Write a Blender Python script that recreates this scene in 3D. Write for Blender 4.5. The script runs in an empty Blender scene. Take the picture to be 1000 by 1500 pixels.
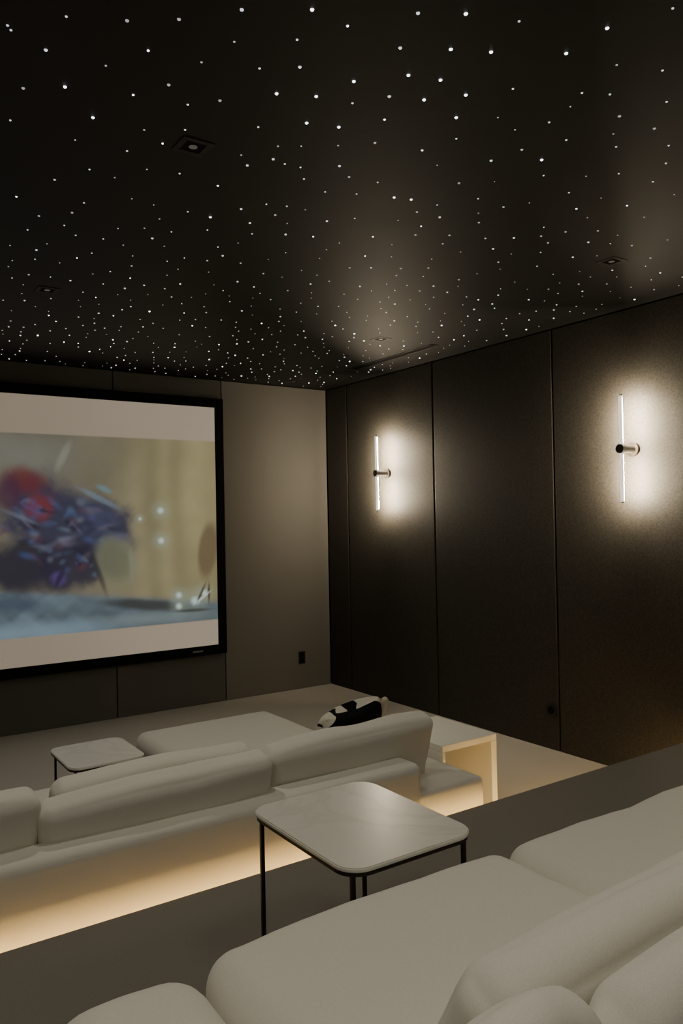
import bpy, bmesh, math, random
import numpy as np
from mathutils import Vector, Matrix, noise
random.seed(7)
S = bpy.context.scene; C = S.collection
CH = 3.0; CAMZ = 1.67; RZ = 0.35
XL, XR, YB, YF = -2.10, 4.34, -2.2, 6.61
RY = 2.60
# ------------------------------------------------ camera
f = 1132.6
ax = Vector((1661, 20, -f)).normalized(); ay = Vector((-772, -26, -f)).normalized(); az = ax.cross(ay).normalized()
ay = az.cross(ax)
R3 = Matrix((ax, ay, az))
cam_d = bpy.data.cameras.new('camera'); cam = bpy.data.objects.new('camera', cam_d); C.objects.link(cam)
cam_d.sensor_fit = 'VERTICAL'; cam_d.sensor_height = 36; cam_d.lens = f/1500*36; cam_d.clip_start = .05
cam.matrix_world = Matrix.Translation((0, 0, CAMZ)) @ R3.to_4x4()
S.camera = cam
O = Vector((0, 0, CAMZ))
def at(px, py, axis, val):
    d = R3 @ Vector((px-500, 750-py, -f))
    return O + d*((val-O[axis])/d[axis])
def proj(p):
    v = R3.transposed() @ (Vector(p)-O)
    if v.z > -.01: return None
    return (500+f*v.x/-v.z, 750-f*v.y/-v.z, -v.z)
# ------------------------------------------------ materials
def mat(name, col, rough=.8, spec=.3, metal=0, emit=None, es=0):
    m = bpy.data.materials.new(name); m.use_nodes = True
    b = m.node_tree.nodes['Principled BSDF']
    b.inputs['Base Color'].default_value = (*col, 1); b.inputs['Roughness'].default_value = rough
    b.inputs['Specular IOR Level'].default_value = spec; b.inputs['Metallic'].default_value = metal
    if emit:
        b.inputs['Emission Color'].default_value = (*emit, 1); b.inputs['Emission Strength'].default_value = es
    return m
def textured(name, c1, c2, scale, bump=.3, dist=.004, rough=.9, spec=.15, sheen=0, detail=6):
    m = mat(name, c1, rough, spec); nt = m.node_tree; N = nt.nodes; L = nt.links; b = N['Principled BSDF']
    tc = N.new('ShaderNodeTexCoord'); src = tc.outputs['Object']
    n = N.new('ShaderNodeTexNoise'); n.inputs['Scale'].default_value = scale; n.inputs['Detail'].default_value = detail; L.new(src, n.inputs['Vector'])
    r = N.new('ShaderNodeValToRGB'); r.color_ramp.elements[0].color = (*c1, 1); r.color_ramp.elements[1].color = (*c2, 1)
    r.color_ramp.elements[0].position = .35; r.color_ramp.elements[1].position = .65
    L.new(n.outputs['Fac'], r.inputs[0]); L.new(r.outputs[0], b.inputs['Base Color'])
    bp = N.new('ShaderNodeBump'); bp.inputs['Strength'].default_value = bump; bp.inputs['Distance'].default_value = dist
    L.new(n.outputs['Fac'], bp.inputs['Height']); L.new(bp.outputs[0], b.inputs['Normal'])
    if sheen: b.inputs['Sheen Weight'].default_value = sheen
    return m
M = {}
M['fabric'] = textured('cream_upholstery', (.66, .63, .55), (.72, .69, .605), 420, .12, .001, .92, .12, .12, 3)
M['fabric2'] = textured('cream_upholstery_cushion', (.68, .65, .57), (.74, .71, .625), 420, .12, .001, .92, .12, .12, 3)
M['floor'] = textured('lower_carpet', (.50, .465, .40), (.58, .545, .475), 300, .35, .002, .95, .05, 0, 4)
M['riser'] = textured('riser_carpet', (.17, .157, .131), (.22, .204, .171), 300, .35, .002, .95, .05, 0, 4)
M['panel'] = textured('dark_panel_fabric', (.027, .0245, .0200), (.052, .0475, .0395), 110, .28, .0012, .60, .32, 0, 8)
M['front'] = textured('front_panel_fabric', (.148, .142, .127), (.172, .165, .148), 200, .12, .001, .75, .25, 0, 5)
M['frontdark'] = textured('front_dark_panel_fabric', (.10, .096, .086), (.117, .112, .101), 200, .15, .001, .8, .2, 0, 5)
M['gap'] = mat('panel_gap', (.006, .005, .004), .9, .1)
M['ceil'] = textured('black_ceiling_paint', (.0046, .0043, .0038), (.0064, .006, .0054), 60, .08, .001, .60, .40, 0, 4)
M['black'] = mat('black_velvet', (.004, .004, .004), .8, .15)
M['plastic'] = mat('dark_plastic', (.012, .011, .01), .4, .4)
M['bronze'] = mat('dark_bronze', (.035, .026, .019), .42, .5, .7)
M['chrome'] = mat('smoked_chrome', (.12, .117, .113), .4, .5, .8)
M['trim'] = mat('downlight_trim', (.016, .015, .014), .55, .4)
M['lens'] = mat('downlight_lens', (.07, .07, .065), .3, .5, 0, (1, .9, .75), .06)
M['rod'] = mat('frosted_rod', (.3, .28, .28), .2, .5, 0, (1, .89, .80), 1.15)
M['led'] = mat('sconce_led', (1, .9, .7), .5, .1, 0, (1, .83, .58), 2000)
M['strip'] = mat('riser_led', (1, .8, .5), .5, .1, 0, (1, .64, .24), 66)
M['badge'] = mat('frame_badge', (.25, .25, .25), .4, .5)
M['stone'] = mat('plain_pale_stone', (.90, .875, .77), .35, .4)
M['pale'] = mat('pale_gusset_textile', (.62, .55, .42), .9, .1)
stars = [mat('star_cool', (1, 1, 1), .5, .1, 0, (.88, .93, 1), 1.1), mat('star_soft', (1, 1, 1), .5, .1, 0, (.95, .96, 1), .4), mat('star_bright', (1, 1, 1), .5, .1, 0, (.95, .97, 1), 4.5)]
for m in stars + [M['rod'], M['lens']]:
    m.cycles.emission_sampling = 'NONE'
def marble():
    m = mat('white_marble', (.6, .58, .53), .26, .5); nt = m.node_tree; N = nt.nodes; L = nt.links; b = N['Principled BSDF']
    tc = N.new('ShaderNodeTexCoord')
    n = N.new('ShaderNodeTexNoise'); n.inputs['Scale'].default_value = 2.2; n.inputs['Detail'].default_value = 8; n.inputs['Distortion'].default_value = .9
    L.new(tc.outputs['Object'], n.inputs['Vector'])
    r = N.new('ShaderNodeValToRGB'); e = r.color_ramp.elements
    e[0].position = .36; e[0].color = (.70, .68, .61, 1); e[1].position = .64; e[1].color = (.73, .71, .64, 1)
    x = e.new(.50); x.color = (.665, .64, .57, 1); x = e.new(.47); x.color = (.715, .695, .625, 1); x = e.new(.53); x.color = (.725, .705, .635, 1)
    L.new(n.outputs['Fac'], r.inputs[0]); L.new(r.outputs[0], b.inputs['Base Color'])
    return m
M['marble'] = marble()
def patch():
    m = mat('black_and_white_textile', (.7, .68, .6), .9, .1); nt = m.node_tree; N = nt.nodes; L = nt.links; b = N['Principled BSDF']
    tc = N.new('ShaderNodeTexCoord')
    mp = N.new('ShaderNodeMapping'); mp.inputs['Rotation'].default_value = (0, math.radians(38), 0); mp.inputs['Location'].default_value = (.03, 5.02, .02)
    L.new(tc.outputs['Object'], mp.inputs[0])
    n = N.new('ShaderNodeTexVoronoi'); n.distance = 'CHEBYCHEV'; n.inputs['Scale'].default_value = 13; n.inputs['Randomness'].default_value = .12
    L.new(mp.outputs[0], n.inputs['Vector'])
    sp = N.new('ShaderNodeSeparateColor'); L.new(n.outputs['Color'], sp.inputs[0])
    r = N.new('ShaderNodeValToRGB'); e = r.color_ramp.elements; r.color_ramp.interpolation = 'CONSTANT'
    e[0].position = 0; e[0].color = (.006, .006, .006, 1); e[1].position = .5; e[1].color = (.66, .62, .52, 1)
    L.new(sp.outputs[0], r.inputs[0]); L.new(r.outputs[0], b.inputs['Base Color'])
    return m
M['cow'] = patch()
# ------------------------------------------------ helpers
W = {}
def tag(o, label=None, cat=None, group=None, kind=None):
    if label: o['label'] = label
    if cat: o['category'] = cat
    if group: o['group'] = group
    if kind: o['kind'] = kind
    return o
def thing(name, label, cat, loc, group=None):
    o = bpy.data.objects.new(name, None); C.objects.link(o); o.location = loc; o.empty_display_size = .1
    W[o.name] = Vector(loc); return tag(o, label, cat, group)
def obj(name, bm, m, parent=None, smooth=False, origin=None):
    org = W[parent.name] if parent else Vector(origin or (0, 0, 0))
    for v in bm.verts: v.co -= org
    me = bpy.data.meshes.new(name); bm.to_mesh(me); bm.free()
    if smooth: me.polygons.foreach_set('use_smooth', [True]*len(me.polygons))
    me.materials.append(m)
    o = bpy.data.objects.new(name, me); C.objects.link(o)
    if parent: o.parent = parent
    else: o.location = org
    W[o.name] = org
    return o
def merge(bm, b2, mtx=None):
    if mtx: bmesh.ops.transform(b2, matrix=mtx, verts=b2.verts)
    me = bpy.data.meshes.new('t'); b2.to_mesh(me); b2.free(); bm.from_mesh(me); bpy.data.meshes.remove(me)
def box(bm, x0, x1, y0, y1, z0, z1, bev=0, seg=2):
    b = bmesh.new(); bmesh.ops.create_cube(b, size=1)
    for v in b.verts: v.co = Vector(((x0+x1)/2+v.co.x*(x1-x0), (y0+y1)/2+v.co.y*(y1-y0), (z0+z1)/2+v.co.z*(z1-z0)))
    if bev: bmesh.ops.bevel(b, geom=b.edges[:], offset=bev, segments=seg, affect='EDGES', profile=.5)
    merge(bm, b); return bm
def cyl(bm, p0, p1, r, n=20, r2=None):
    p0 = Vector(p0); p1 = Vector(p1); d = p1-p0; b = bmesh.new()
    bmesh.ops.create_cone(b, cap_ends=True, segments=n, radius1=r, radius2=r if r2 is None else r2, depth=d.length)
    q = d.to_track_quat('Z', 'Y').to_matrix().to_4x4()
    merge(bm, b, Matrix.Translation((p0+p1)/2) @ q); return bm
def soft(bm, size, cen, rot=(0, 0, 0), r=.06, puff=(0, 0, 0), n=20, wr=.004, seed=0, pinch=0, sag=0):
    b = bmesh.new(); bmesh.ops.create_cube(b, size=2)
    bmesh.ops.subdivide_edges(b, edges=b.edges[:], cuts=n, use_grid_fill=True)
    h = [s/2 for s in size]; rr = min(r, *[x*.98 for x in h])
    for v in b.verts:
        p = Vector()
        for i in range(3):
            a = abs(v.co[i]); s = 1 if v.co[i] >= 0 else -1
            k = .62; core = h[i]-rr
            p[i] = s*(core*(a/k) if a < k else core+rr*(a-k)/(1-k))
        q = [p[i]/h[i] for i in range(3)]
        inn = Vector([max(-(h[i]-rr), min(h[i]-rr, p[i])) for i in range(3)])
        d = p-inn
        if d.length > 1e-9: p = inn+d.normalized()*rr
        if pinch:
            k = 1-pinch*(q[0]**2*q[2]**2)
            p.y *= k
        for a in range(3):
            b1, b2 = (a+1) % 3, (a+2) % 3
            p[a] += q[a]*puff[a]*(1-q[b1]**2)*(1-q[b2]**2)
        if sag: p.z -= sag*(q[0]**2)*(q[2]+1)/2
        nn = p.normalized()
        p += nn*(noise.noise(p*4+Vector((seed*3.1, seed, 0)))*wr + noise.noise(p*11+Vector((seed, 0, seed*2)))*wr*.3)
        v.co = p
    bmesh.ops.recalc_face_normals(b, faces=b.faces[:])
    m = Matrix.Translation(cen) @ Matrix.Rotation(rot[2], 4, 'Z') @ Matrix.Rotation(rot[1], 4, 'Y') @ Matrix.Rotation(rot[0], 4, 'X')
    merge(bm, b, m); return bm
def sbox(bm, x0, x1, y0, y1, z0, z1, **k):
    return soft(bm, (x1-x0, y1-y0, z1-z0), ((x0+x1)/2, (y0+y1)/2, (z0+z1)/2), **k)
def struct(name, bm, m, parent=None):
    o = obj(name, bm, m, parent)
    if not parent: o['kind'] = 'structure'
    return o
# ------------------------------------------------ the room
struct('floor', box(bmesh.new(), XL-.1, XR+.1, YB-.1, YF+.1, -.12, 0), M['floor'])
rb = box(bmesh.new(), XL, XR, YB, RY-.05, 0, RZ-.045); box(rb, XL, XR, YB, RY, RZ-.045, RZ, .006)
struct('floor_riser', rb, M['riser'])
struct('ceiling', box(bmesh.new(), XL-.1, XR+.1, YB-.1, YF+.1, CH, CH+.12), M['ceil'])
wr_ = struct('wall_right', box(bmesh.new(), XR+.02, XR+.14, YB-.1, YF+.1, 0, CH), M['gap'])
seams = [YB, -1.46, -.18, 1.11, 2.39, 3.68, 4.965, 6.245, YF]
for a, b in zip(seams[:-1], seams[1:]):
    struct('wall_panel', box(bmesh.new(), XR, XR+.02, a+.006, b-.006, 0, CH-.004, .008, 3), M['panel'], wr_)
wf = struct('wall_front', box(bmesh.new(), XL-.1, XR+.1, YF+.02, YF+.14, 0, CH), M['gap'])
fx = [at(172, 1020, 1, YF).x, at(331, 1000, 1, YF).x]
step = fx[1]-fx[0]
xs = [XL, fx[0]-2*step, fx[0]-step, fx[0], fx[1], XR]
xs = [XL] + [x for x in xs[1:] if x > XL+.05]
for a, b in zip(xs[:-1], xs[1:]):
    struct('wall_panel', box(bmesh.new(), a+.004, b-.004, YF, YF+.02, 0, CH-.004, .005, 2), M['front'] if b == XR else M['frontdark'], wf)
struct('wall_left', box(bmesh.new(), XL-.12, XL, YB-.1, YF+.02, 0, CH), M['panel'])
struct('wall_back', box(bmesh.new(), XL, XR+.02, YB-.12, YB, 0, CH), M['panel'])
# ------------------------------------------------ projection screen
ys = YF-.05
xo = at(329, 770, 1, ys).x; zt = at(328, 585, 1, ys).z; zb = at(330, 956, 1, ys).z
FW = .085
zt_in, zb_in = zt-FW, zb+FW; xi = xo-FW
hs = zt_in-zb_in; wsn = hs*16/9; xl_in = xi-wsn; xlo = xl_in-FW
t = thing('projection_screen', 'huge framed projection screen with a blurry film scene on the front wall', 'screen', ((xo+xlo)/2, YF, zb))
fb = bmesh.new()
box(fb, xlo, xo, ys-.012, YF, zt_in, zt, .006); box(fb, xlo, xo, ys-.012, YF, zb, zb_in, .006)
box(fb, xlo, xl_in, ys-.012, YF, zb_in-.01, zt_in+.01, .006); box(fb, xi, xo, ys-.012, YF, zb_in-.01, zt_in+.01, .006)
fr = obj('frame', fb, M['black'], t)
p = at(290, 961, 1, ys-.013)
bb = bmesh.new(); box(bb, p.x-.05, p.x+.05, ys-.016, ys-.011, zb+.035, zb+.048, .002); obj('badge', bb, M['badge'], fr)
# picture painted per vertex
zc_t = at(315, 647, 1, ys).z; zc_b = at(318, 907, 1, ys).z
NX, NZ = 640, 360
X = np.linspace(xl_in, xi, NX); Z = np.linspace(zb_in, zt_in, NZ)
XX, ZZ = np.meshgrid(X, Z)
d = np.stack([XX, np.full_like(XX, ys), ZZ-CAMZ], -1)
R = np.array(R3)
cv = d @ R
PX = 500+f*cv[..., 0]/-cv[..., 2]; PY = 750-f*cv[..., 1]/-cv[..., 2]
def sm(a, b, x): 
    u = np.clip((x-a)/(b-a), 0, 1); return u*u*(3-2*u)
def fbm(sx, sy, seed):
    r = np.random.RandomState(seed); out = np.zeros_like(PX); amp = 1; tot = 0
    for k in range(5):
        for j in range(4):
            th = r.rand()*6.28; kx = math.cos(th)*(2**k)/sx; ky = math.sin(th)*(2**k)/sy
            out += amp*np.sin(PX*kx+PY*ky+r.rand()*6.28+1.5*np.sin(PX*ky*.7+r.rand()*6)); 
        tot += amp*2; amp *= .6
    return out/tot
def C3(*c): return (np.array(c)/255.)**2.2
NZF = fbm(16, 16, 77)
col = np.zeros(PX.shape+(3,)); 
g = sm(80, 300, PX)[..., None]
col[:] = C3(100, 96, 84)*(1-g)+C3(128, 120, 88)*g
fold = (.5+.5*np.sin(PX/7.5+1.2*np.sin(PY/90.)+.8*np.sin(PX/19.)))
col *= (1+.20*(fold-.5)*sm(150, 230, PX))[..., None]
col *= (1+.25*fbm(60, 60, 1))[..., None]
def blob(cx, cy, rx, ry, c, ang=0, a=1., soft_=.5, nz=0.):
    global col
    ca, sa = math.cos(math.radians(ang)), math.sin(math.radians(ang))
    u = ((PX-cx)*ca+(PY-cy)*sa)/rx; v = (-(PX-cx)*sa+(PY-cy)*ca)/ry
    r = np.sqrt(u*u+v*v)
    if nz: r = r+nz*NZF*(1 if int(cx) % 2 else -1)
    w = (a*(1-sm(1-soft_, 1+soft_*.4, r)))[..., None]
    col = col*(1-w)+C3(*c)*w
def line(x0, y0, x1, y1, w, c, a=1.):
    L_ = math.hypot(x1-x0, y1-y0); blob((x0+x1)/2, (y0+y1)/2, L_/2, w, c, math.degrees(math.atan2(y1-y0, x1-x0)), a, .7)
blob(30, 665, 90, 36, (116, 118, 112), 5, .5, 1); line(80, 694, 104, 644, 7, (136, 138, 128), .45)
w = sm(-4, 10, PY-(868+(PX-100)*.045))[..., None]
fl = C3(88, 102, 110)*(1-sm(60, 250, PX)[..., None]*.3)*(1+.30*fbm(120, 8, 5))[..., None]
col = col*(1-w)+fl*w
blob(60, 925, 120, 16, (116, 136, 150), -4, .7, .9); blob(230, 905, 100, 12, (112, 124, 126), -3, .7, .9); blob(15, 885, 70, 14, (50, 60, 76), 0, .7, .8)
blob(215, 886, 80, 9, (44, 46, 44), 3, .8, .6)
blob(95, 765, 108, 62, (50, 50, 70), 24, .95, .4, .25); blob(30, 830, 60, 45, (34, 34, 50), 0, .9, .5, .2)
blob(110, 830, 62, 38, (40, 38, 56), -10, .9, .5, .25); blob(150, 770, 45, 34, (58, 62, 84), 35, .9, .5, .2)
blob(38, 705, 36, 22, (94, 42, 48), 12, .85, .6, .25); blob(58, 742, 24, 26, (108, 46, 52), 30, .8, .6, .25); blob(14, 722, 22, 30, (66, 38, 60), 0, .8, .6, .2)
rg = np.random.RandomState(11)
pal = [(76, 68, 112), (62, 78, 116), (38, 36, 52), (98, 102, 116), (72, 88, 122), (30, 30, 42), (84, 52, 64), (78, 96, 114), (96, 88, 102)]
for k in range(110):
    th = rg.rand()*6.28; rr_ = rg.rand()**.6
    cx = 92+92*rr_*math.cos(th); cy = 785+60*rr_*math.sin(th)+(cx-95)*.22
    blob(cx, cy, 4+rg.rand()*14, 2.4+rg.rand()*5, pal[rg.randint(len(pal))], -50+rg.rand()*100, .3+.35*rg.rand(), 1, .2)
line(110, 712, 180, 748, 5, (104, 122, 136), .6); line(140, 710, 165, 722, 5, (92, 130, 142), .6); line(0, 745, 60, 770, 4, (100, 106, 122), .5)
blob(86, 848, 13, 12, (78, 60, 116), 0, .7, .7); blob(170, 822, 32, 42, (114, 116, 94), -20, .7, .4); blob(168, 822, 26, 35, (92, 94, 76), -20, .7, .5)
line(190, 795, 194, 856, 3, (120, 124, 112), .5); line(130, 800, 158, 876, 5, (34, 34, 42), .6); line(95, 830, 80, 862, 5, (30, 28, 40), .7)
for (x, y, r_) in ((235, 748, 5), (236, 792, 5), (262, 872, 5), (286, 880, 7), (299, 868, 5), (262, 888, 5), (205, 760, 2.5)):
    blob(x, y, r_*3, r_*3, (142, 156, 142), 0, .4, 1); blob(x, y, r_, r_, (190, 210, 208), 0, .85, 1)
blob(304, 806, 15, 44, (90, 76, 56), 6, .8, .35); line(303, 850, 286, 888, 2.2, (60, 50, 40), .9); line(306, 850, 306, 886, 2.2, (60, 50, 40), .9)
line(252, 896, 312, 892, 3, (50, 54, 50), .8); line(284, 886, 310, 864, 2, (190, 200, 194), .7)
wb = (1-(sm(zc_b-.006, zc_b+.006, ZZ)*(1-sm(zc_t-.006, zc_t+.006, ZZ))))[..., None]
band = C3(150, 137, 120)*(1+.05*fbm(200, 90, 9))[..., None]*(.80+.2*sm(0, 300, PX))[..., None]
col = col*(1-wb)+band*wb
me = bpy.data.meshes.new('picture')
verts = np.stack([XX, np.full_like(XX, ys), ZZ], -1).reshape(-1, 3)-np.array(W[t.name])
idx = np.arange(NX*NZ).reshape(NZ, NX)
faces = np.stack([idx[:-1, :-1], idx[:-1, 1:], idx[1:, 1:], idx[1:, :-1]], -1).reshape(-1, 4)
me.from_pydata(verts.tolist(), [], faces.tolist())
ca = me.color_attributes.new('picture', 'FLOAT_COLOR', 'POINT')
rgba = np.concatenate([np.clip(col, 0, 4), np.ones(col.shape[:2]+(1,))], -1).reshape(-1)
ca.data.foreach_set('color', rgba.astype(np.float32))
pm = mat('projected_picture', (.3, .3, .3), .9, .05)
nt = pm.node_tree; an = nt.nodes.new('ShaderNodeAttribute'); an.attribute_name = 'picture'
nt.links.new(an.outputs['Color'], nt.nodes['Principled BSDF'].inputs['Emission Color']); nt.nodes['Principled BSDF'].inputs['Emission Strength'].default_value = 1.0
nt.nodes['Principled BSDF'].inputs['Base Color'].default_value = (.12, .12, .12, 1)
me.materials.append(pm)
po = bpy.data.objects.new('projected_picture', me); C.objects.link(po); po.parent = t
# ------------------------------------------------ wall plates
p = at(442, 963, 1, YF)
t = thing('wall_outlet', 'small black outlet plate low on the pale front wall panel', 'outlet', (p.x, YF, p.z-.06))
obj('plate', box(bmesh.new(), p.x-.037, p.x+.037, YF-.008, YF, p.z-.06, p.z+.06, .003), M['plastic'], t)
b = bmesh.new(); box(b, p.x-.017, p.x+.017, YF-.011, YF-.007, p.z+.008, p.z+.04, .003); box(b, p.x-.017, p.x+.017, YF-.011, YF-.007, p.z-.04, p.z-.008, .003)
obj('socket', b, M['black'], t)
p = at(808, 1040, 0, XR)
t = thing('wall_outlet', 'round dark outlet low on the dark side wall', 'outlet', (XR, p.y, p.z-.05))
obj('plate', cyl(bmesh.new(), (XR, p.y, p.z), (XR-.008, p.y, p.z), .052, 32), M['plastic'], t)
b = cyl(bmesh.new(), (XR-.006, p.y, p.z), (XR-.012, p.y, p.z), .028, 24); obj('socket', b, M['black'], t)
# ------------------------------------------------ sconces
def sconce(y, z, label):
    t = thing('wall_sconce', label, 'wall lamp', (XR, y, z), 'rod sconces on the dark side wall')
    xr = XR-.128; hl = .335
    obj('backplate', cyl(bmesh.new(), (XR, y, z), (XR-.022, y, z), .045, 36), M['bronze'], t, False)
    b = cyl(bmesh.new(), (XR-.02, y, z), (xr+.02, y, z), .026, 28); obj('stem', b, M['chrome'], t)
    b = cyl(bmesh.new(), (xr+.022, y, z), (xr-.020, y, z), .029, 32); obj('clamp', b, M['chrome'], t)
    rod = obj('rod', cyl(bmesh.new(), (xr, y, z-hl), (xr, y, z+hl), .0115, 20), M['rod'], t, True)
    for s in (-1, 1):
        z0, z1 = sorted((z+s*.04, z+s*(hl-.01)))
        obj('light_strip', box(bmesh.new(), xr+.0112, xr+.0138, y-.0045, y+.0045, z0, z1), M['led'], rod)
        obj('end_cap', cyl(bmesh.new(), (xr, y, z+s*hl), (xr, y, z+s*(hl+.008)), .0125), M['chrome'], rod)
sconce(5.60, 2.085, 'slim glowing rod sconce on the dark wall nearest the screen')
sconce(3.03, 2.085, 'slim glowing rod sconce on the dark wall farther from the screen')
# ------------------------------------------------ ceiling fixtures
dl = [(1.12, 2.53, 'recessed square downlight high above the sofa, largest in view'), (3.47, 2.53, 'recessed square downlight near the right edge of the ceiling'),
      (3.47, 4.53, 'recessed square downlight beside the long ceiling slot'), (1.10, 4.52, 'dim recessed downlight in the dark left part of the ceiling'),
      (3.80, 6.34, 'recessed downlight right beside the front wall corner')]
for x, y, lb in dl:
    t = thing('ceiling_downlight', lb, 'downlight', (x, y, CH), 'recessed ceiling downlights')
    b = bmesh.new(); o_, i_ = .058, .036
    for (a0, a1, c0, c1) in ((-o_, o_, i_, o_), (-o_, o_, -o_, -i_), (-o_, -i_, -i_, i_), (i_, o_, -i_, i_)):
        box(b, x+a0, x+a1, y+c0, y+c1, CH-.003, CH, .001)
    obj('trim', b, M['trim'], t)
    obj('recess', box(bmesh.new(), x-i_, x+i_, y-i_, y+i_, CH-.0015, CH), M['black'], t)
    obj('lens', cyl(bmesh.new(), (x, y, CH-.003), (x, y, CH-.001), .015, 24), M['lens'], t)
t = thing('ceiling_vent', 'long narrow linear air slot in the black ceiling', 'air vent', (3.95, 5.02, CH))
b = bmesh.new(); 
for x in (3.905, 3.975): box(b, x, x+.008, 4.48, 5.56, CH-.006, CH, .001)
box(b, 3.905, 3.983, 4.47, 4.482, CH-.006, CH); box(b, 3.905, 3.983, 5.558, 5.57, CH-.006, CH)
obj('frame', b, mat('vent_frame', (.02, .018, .015), .4, .5), t)
obj('slot', box(bmesh.new(), 3.913, 3.975, 4.48, 5.56, CH-.002, CH), M['black'], t)
# ------------------------------------------------ stars
seen = [(354,14),(457,14),(97,24),(186,30),(262,28),(612,19),(682,20),(760,31),(889,41),(985,12),(11,37),(509,38),(435,58),(343,61),(217,74),(67,73),(586,70),(660,72),(719,76),(829,78),(903,95),(970,103),(155,96),(295,91),(380,100),(439,98),(598,110),(518,119),(645,117),(34,129),(95,127),(247,124),(195,139),(405,137),(463,141),(516,151),(570,141),(621,146),(682,139),(751,130),(852,136),(835,156),(893,138),(976,149),(275,153),(322,147),(136,172),(378,186),(449,180),(496,186),(563,175),(668,172),(729,172),(754,190),(804,179),(907,170),(829,205),(898,196),(958,188),(211,190),(271,190),(110,205),(186,221),(238,210),(353,227),(407,214),(441,214),(495,213),(549,209),(618,220),(668,203),(764,219),(400,233),(362,242),(417,240),(440,245),(497,243),(553,267),(719,235),(793,234),(902,215),(979,213),(975,239),(131,248),(215,248),(263,254),(319,272),(445,262),(511,259),(640,242),(724,266),(796,257),(858,258),(906,254),(956,266),(24,288),(80,263),(57,316),(94,330),(123,297),(168,260),(193,291),(225,300),(275,310),(308,318),(353,306),(390,299),(420,302),(447,307),(476,281),(522,284),(577,289),(602,292),(640,300),(672,268),(700,291),(737,303),(775,297),(833,282),(880,290),(918,301),(987,285),(943,318),(16,44),(15,176)]
big = {(586,70),(463,141),(660,72),(598,110),(645,117),(405,137),(354,14),(889,41),(67,73),(829,78),(518,119),(570,141),(682,139),(621,146),(449,180),(496,186),(439,98),(457,14),(612,19),(497,243),(400,233),(362,242),(793,234),(719,235),(577,289),(602,292),(353,306),(308,318),(136,172),(95,127),(668,172),(682,20),(719,76)}
pts = []
for (px, py) in seen:
    w_ = at(px, py, 2, CH); pts.append((w_.x, w_.y, 2 if (px, py) in big else 1))
fixed = [(x, y, .13) for x, y, _ in dl] + [(3.95, yy, .1) for yy in np.arange(4.4, 5.7, .1)]
grid = {}
def key(x, y): return (int(x//.08), int(y//.08))
def ok(x, y, dm=.085):
    kx, ky = key(x, y)
    for i in (-1, 0, 1, -2, 2):
        for j in (-1, 0, 1, -2, 2):
            for (a, b_) in grid.get((kx+i, ky+j), ()):
                if (a-x)**2+(b_-y)**2 < dm*dm: return False
    return all((x-a)**2+(y-b_)**2 > c*c for a, b_, c in fixed)
for (x, y, _) in pts: grid.setdefault(key(x, y), []).append((x, y))
tries = 0; extra = []
while tries < 12000:
    tries += 1
    x = random.uniform(-1.9, XR-.12); y = random.uniform(.6, YF-.05)
    pr = proj((x, y, CH))
    if not pr or pr[1] < -80 or pr[0] < -250 or pr[0] > 1200: continue
    if pr[1] < 305 and -5 < pr[0] < 1005 and pr[1] > -5: continue
    if ok(x, y, .105 if y < 4.6 else .092) and random.random() < .3:
        grid.setdefault(key(x, y), []).append((x, y)); extra.append((x, y, 0))
allp = pts+extra
inv = []
for (x, y, k) in allp:
    pr = proj((x, y, CH)); inv.append((0 if (0 <= pr[0] <= 1000 and 0 <= pr[1] <= 1500) else 1, pr[2], x, y, k))
inv.sort()
def dome(bm, x, y, z, r):
    b = bmesh.new(); bmesh.ops.create_uvsphere(b, u_segments=8, v_segments=6, radius=r)
    bmesh.ops.delete(b, geom=[v for v in b.verts if v.co.z > r*.1], context='VERTS')
    merge(bm, b, Matrix.Translation((x, y, z)) @ Matrix.Scale(.8, 4, (0, 0, 1)))
protos = []
for k in range(9):
    r = [.0025, .0036, .0053][k % 3]; m = stars[k//3]
    b = bmesh.new(); dome(b, 0, 0, 0, r)
    me = bpy.data.meshes.new('star_light'); b.to_mesh(me); b.free(); me.materials.append(m); protos.append(me)
for i, (_, dp, x, y, k) in enumerate(inv[:300]):
    me = protos[random.choice([[1, 1, 4, 4, 4, 5, 5, 2, 7], [0, 1, 1, 4, 5, 7, 1], [2, 8, 8]][k])]
    o = bpy.data.objects.new('star_light', me); C.objects.link(o); o.location = (x, y, CH)
    tag(o, 'tiny glowing fibre optic star point set in the black ceiling', 'star light', 'fibre optic star points in the ceiling')
b = bmesh.new()
for (_, dp, x, y, k) in inv[300:]:
    dome(b, x, y, CH, random.choice([.0035, .004, .005, .006]))
o = obj('star_lights', b, stars[0]); tag(o, 'dense field of far star points glowing toward the front wall', 'star lights', None, 'stuff')
o.data.materials.append(stars[1]); o.data.materials.append(stars[2])
rv = random.Random(4); nper = len(o.data.polygons)//max(1, len(inv[300:]))
for i in range(len(inv[300:])):
    u_ = rv.random(); mi = 1 if u_ < .45 else (2 if u_ > .86 else 0)
    for q_ in range(i*nper, (i+1)*nper): o.data.polygons[q_].material_index = mi
# ------------------------------------------------ LED strip under the riser nosing
t = thing('led_strip', 'warm glowing light strip tucked under the carpeted step edge', 'light strip', ((XL+XR)/2, RY-.03, RZ-.06))
obj('housing', box(bmesh.new(), XL+.02, XR-.02, RY-.048, RY-.012, RZ-.051, RZ-.045), M['plastic'], t)
obj('diffuser', box(bmesh.new(), XL+.02, XR-.02, RY-.044, RY-.016, RZ-.057, RZ-.051, .001), M['strip'], t)
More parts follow.
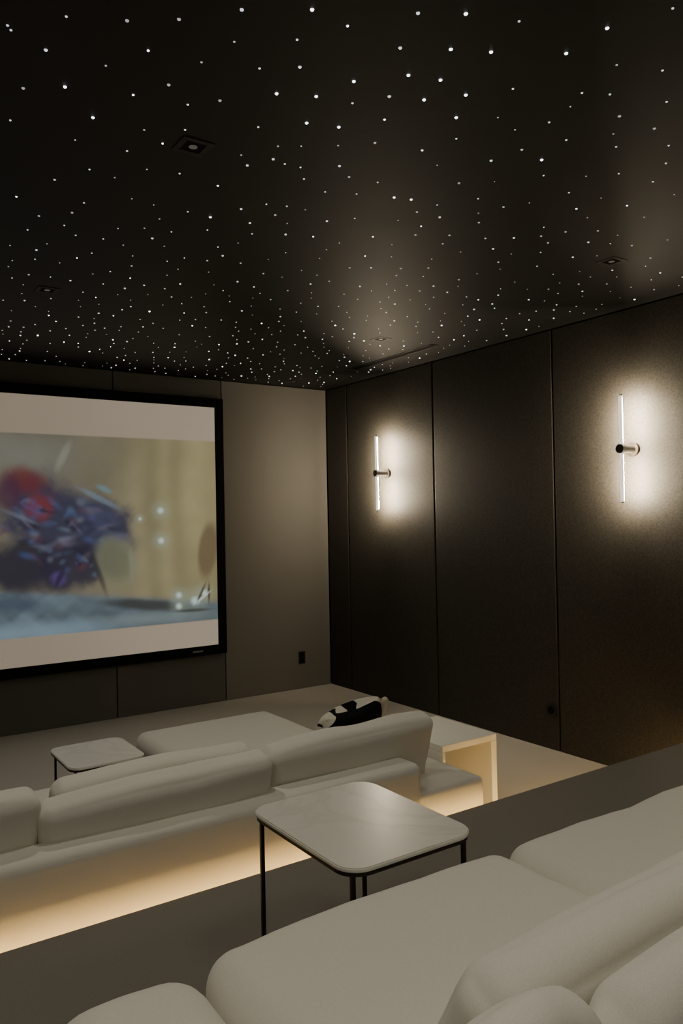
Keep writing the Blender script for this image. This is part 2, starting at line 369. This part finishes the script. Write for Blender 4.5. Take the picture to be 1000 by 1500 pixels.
# ------------------------------------------------ marble side tables
def rrect(x0, x1, y0, y1, r, n=8):
    out = []
    for (cx, cy, a0) in ((x1-r, y1-r, 0), (x0+r, y1-r, 90), (x0+r, y0+r, 180), (x1-r, y0+r, 270)):
        for k in range(n+1):
            a = math.radians(a0+90*k/n); out.append((cx+r*math.cos(a), cy+r*math.sin(a)))
    return out
def slab(bm, x0, x1, y0, y1, r, z0, z1, bev=.003):
    b = bmesh.new(); vs = [b.verts.new((x, y, z0)) for x, y in rrect(x0, x1, y0, y1, r)]
    fc = b.faces.new(vs); ex = bmesh.ops.extrude_face_region(b, geom=[fc])
    for v in [g_ for g_ in ex['geom'] if isinstance(g_, bmesh.types.BMVert)]: v.co.z = z1
    bmesh.ops.recalc_face_normals(b, faces=b.faces[:])
    if bev:
        eds = [e for e in b.edges if abs(e.verts[0].co.z-e.verts[1].co.z) < 1e-6]
        bmesh.ops.bevel(b, geom=eds, offset=bev, segments=2, affect='EDGES')
    merge(bm, b); return bm
def side_table(x0, x1, y0, y1, z0, h, label, group):
    t = thing('side_table', label, 'side table', ((x0+x1)/2, (y0+y1)/2, z0), group)
    obj('tabletop', slab(bmesh.new(), x0, x1, y0, y1, .065, z0+h-.012, z0+h, .003), M['marble'], t)
    obj('rim', slab(bmesh.new(), x0+.003, x1-.003, y0+.003, y1-.003, .063, z0+h-.022, z0+h-.0125, .001), M['bronze'], t)
    i = .030; w_ = .0055
    for lx in (x0+i, x1-i):
        for ly in (y0+i, y1-i):
            obj('leg', box(bmesh.new(), lx-w_, lx+w_, ly-w_, ly+w_, z0, z0+h-.0215, .001), M['bronze'], t)
    b = bmesh.new()
    for ly in (y0+i, y1-i): box(b, x0+i, x1-i, ly-.005, ly+.005, z0+.003, z0+.013)
    obj('foot_rail', b, M['bronze'], t)
side_table(1.015, 1.43, 1.485, 1.995, RZ, .50, 'large looking square marble table standing on the carpeted step by the near sofa', 'rounded square marble side tables')
side_table(1.0, 1.38, 3.80, 4.24, 0, .50, 'small marble side table down in front of the far sofa', 'rounded square marble side tables')
# waterfall table
t = thing('waterfall_table', 'pale stone waterfall end table lit warmly at the right end of the far sofa', 'side table', (2.87, 3.27, 0))
obj('tabletop', box(bmesh.new(), 2.67, 3.06, 3.03, 3.52, .455, .49, .004), M['stone'], t)
obj('side_panel', box(bmesh.new(), 3.02, 3.06, 3.03, 3.52, 0, .4545, .003), M['stone'], t)
obj('side_panel', box(bmesh.new(), 2.67, 2.69, 3.03, 3.52, 0, .4545, .003), M['stone'], t)
# ------------------------------------------------ far sofa
t = thing('sofa', 'long low cream sofa with chaise on the lower floor before the screen', 'sofa', (1.0, 3.3, 0), 'cream low sofas')
b = bmesh.new(); sbox(b, -1.2, 2.40, 2.76, 3.74, .03, .34, r=.04, wr=.001); sbox(b, 1.53, 2.39, 3.6, 4.38, .03, .34, r=.04, wr=.001)
obj('base', b, M['fabric'], t, True)
obj('back_frame', sbox(bmesh.new(), -1.2, 2.27, 2.705, 2.88, .03, .560, r=.040, wr=.004, n=26), M['fabric'], t, True)
obj('arm', sbox(bmesh.new(), 2.10, 2.655, 2.71, 3.62, .03, .425, r=.03, wr=.001), M['fabric'], t, True)
for i, (x0, x1, y1) in enumerate(((-1.18, -.22, 3.76), (-.21, .65, 3.76), (.66, 1.505, 3.76), (1.515, 2.40, 4.41))):
    obj('seat_cushion', sbox(bmesh.new(), x0, x1, 2.89, y1, .33, .465, r=.062, puff=(.004, .004, .008), wr=.006, seed=i), M['fabric'], t, True)
cu = [(-.62, .80, 2.92, .56, .36, 16, 0), (.215, .86, 2.91, .565, .385, 16, 2), (1.10, .91, 2.89, .54, .355, 17, -1.5), (2.02, .92, 2.94, .555, .355, 17, 0)]
for i, (x, w_, y, z, h, tl, yaw) in enumerate(cu):
    obj('back_cushion', soft(bmesh.new(), (w_, .13, h), (x, y, z), (math.radians(tl), math.radians([0, 0, -2.0, -1.0][i]), math.radians(yaw)), r=.046, puff=(.004, .022, .004), wr=.016, seed=i+5, sag=.010, n=24), M['fabric2'], t, True)
obj('back_cushion', soft(bmesh.new(), (.86, .13, .32), (1.17, 3.14, .535), (math.radians(17), 0, 0), r=.048, puff=(.006, .014, .006), wr=.010, seed=12, sag=.010), M['fabric2'], t, True)
# throw pillow
t = thing('throw_pillow', 'black and white patterned throw pillow peeking over the far sofa back', 'pillow', (2.31, 3.33, .47))
b = bmesh.new(); soft(b, (.40, .12, .28), (2.29, 3.33, .585), (math.radians(24), math.radians(-8), math.radians(6)), r=.045, puff=(-.02, .03, -.02), n=18, wr=.004, seed=3, pinch=.8)
cv_ = obj('cover', b, M['cow'], t, True)
b = bmesh.new(); soft(b, (.035, .035, .26), (2.485, 3.31, .61), (math.radians(24), math.radians(-6), math.radians(6)), r=.015, n=8, wr=.001); obj('gusset', b, M['pale'], t, True)
# ------------------------------------------------ near sofa
t = thing('sofa', 'near cream sofa on the raised carpeted step, seen from behind at close range', 'sofa', (1.9, .9, RZ), 'cream low sofas')
z = RZ
obj('base', sbox(bmesh.new(), .56, 4.1, .42, 1.385, z+.03, z+.31, r=.05, wr=.001), M['fabric'], t, True)
obj('arm', sbox(bmesh.new(), .30, .60, .30, 1.42, z+.03, z+.485, r=.09, puff=(.006, .006, .010), wr=.012, seed=4), M['fabric'], t, True)
obj('back_frame', sbox(bmesh.new(), .56, 4.1, .24, .42, z+.03, z+.57, r=.06, wr=.002), M['fabric'], t, True)
for i, (x0, x1) in enumerate(((.605, 1.44), (1.445, 2.33), (2.335, 3.2), (3.205, 4.1))):
    obj('seat_cushion', sbox(bmesh.new(), x0, x1, .43, 1.44, z+.30, z+[.485, .48, .475, .475][i], r=.068, puff=(.004, .006, .006), wr=.018, seed=20+i, n=28), M['fabric'], t, True)
c2 = [(1.19, .94, .81, .567, .37, 29, 0), (2.14, .90, .80, .567, .37, 29, 2), (3.06, .88, .80, .567, .37, 29, 0),
      (1.27, 1.00, .625, .592, .39, 20, 0), (.62, .34, .63, .60, .34, 12, 5)]
for i, (x, w_, y, zz, h, tl, yaw) in enumerate(c2):
    obj('back_cushion', soft(bmesh.new(), (w_, .115, h), (x, y, z+zz), (math.radians(tl), 0, math.radians(yaw)), r=.054, puff=(.010, .018, .012), wr=.022, seed=31+i, sag=.04, n=28), M['fabric2'], t, True)
# ------------------------------------------------ lamps, added as ambient fill
def area(name, loc, size, power, colr, rot=(0, 0, 0), spread=180):
    l = bpy.data.lights.new(name, 'AREA'); l.shape = 'DISK'; l.size = size; l.energy = power; l.color = colr; l.spread = math.radians(spread)
    o = bpy.data.objects.new(name, l); C.objects.link(o); o.location = loc; o.rotation_euler = rot; return o
def spot(name, loc, power, colr, ang=120, rad=.03):
    l = bpy.data.lights.new(name, 'SPOT'); l.energy = power; l.color = colr; l.spot_size = math.radians(ang); l.spot_blend = 1; l.shadow_soft_size = rad
    o = bpy.data.objects.new(name, l); C.objects.link(o); o.location = loc; return o
LC = (1, .93, .79)
area('ceiling_fill_lamp', (1.12, .3, CH-.012), .5, 6.5, LC, spread=150)  # these area lamps are added fill out of view, with no fixtures there
area('ceiling_fill_lamp', (3.2, .3, CH-.012), .5, 6, LC, spread=140)
area('ceiling_fill_lamp', (-.6, .9, CH-.012), .5, 11, LC, spread=150)
for x, y, pw in ((1.12, 2.53, 26), (3.47, 2.53, 12), (3.2, 4.53, 20), (1.10, 4.0, 40), (-1.3, 4.5, 20)): spot('ceiling_fill_lamp', (x, y, CH-.03), pw, LC)  # added ambient fill: some at downlights, some beside them, far-left one without fixture
w = bpy.data.worlds.new('world'); S.world = w; w.use_nodes = True
w.node_tree.nodes['Background'].inputs[0].default_value = (.01, .01, .01, 1)
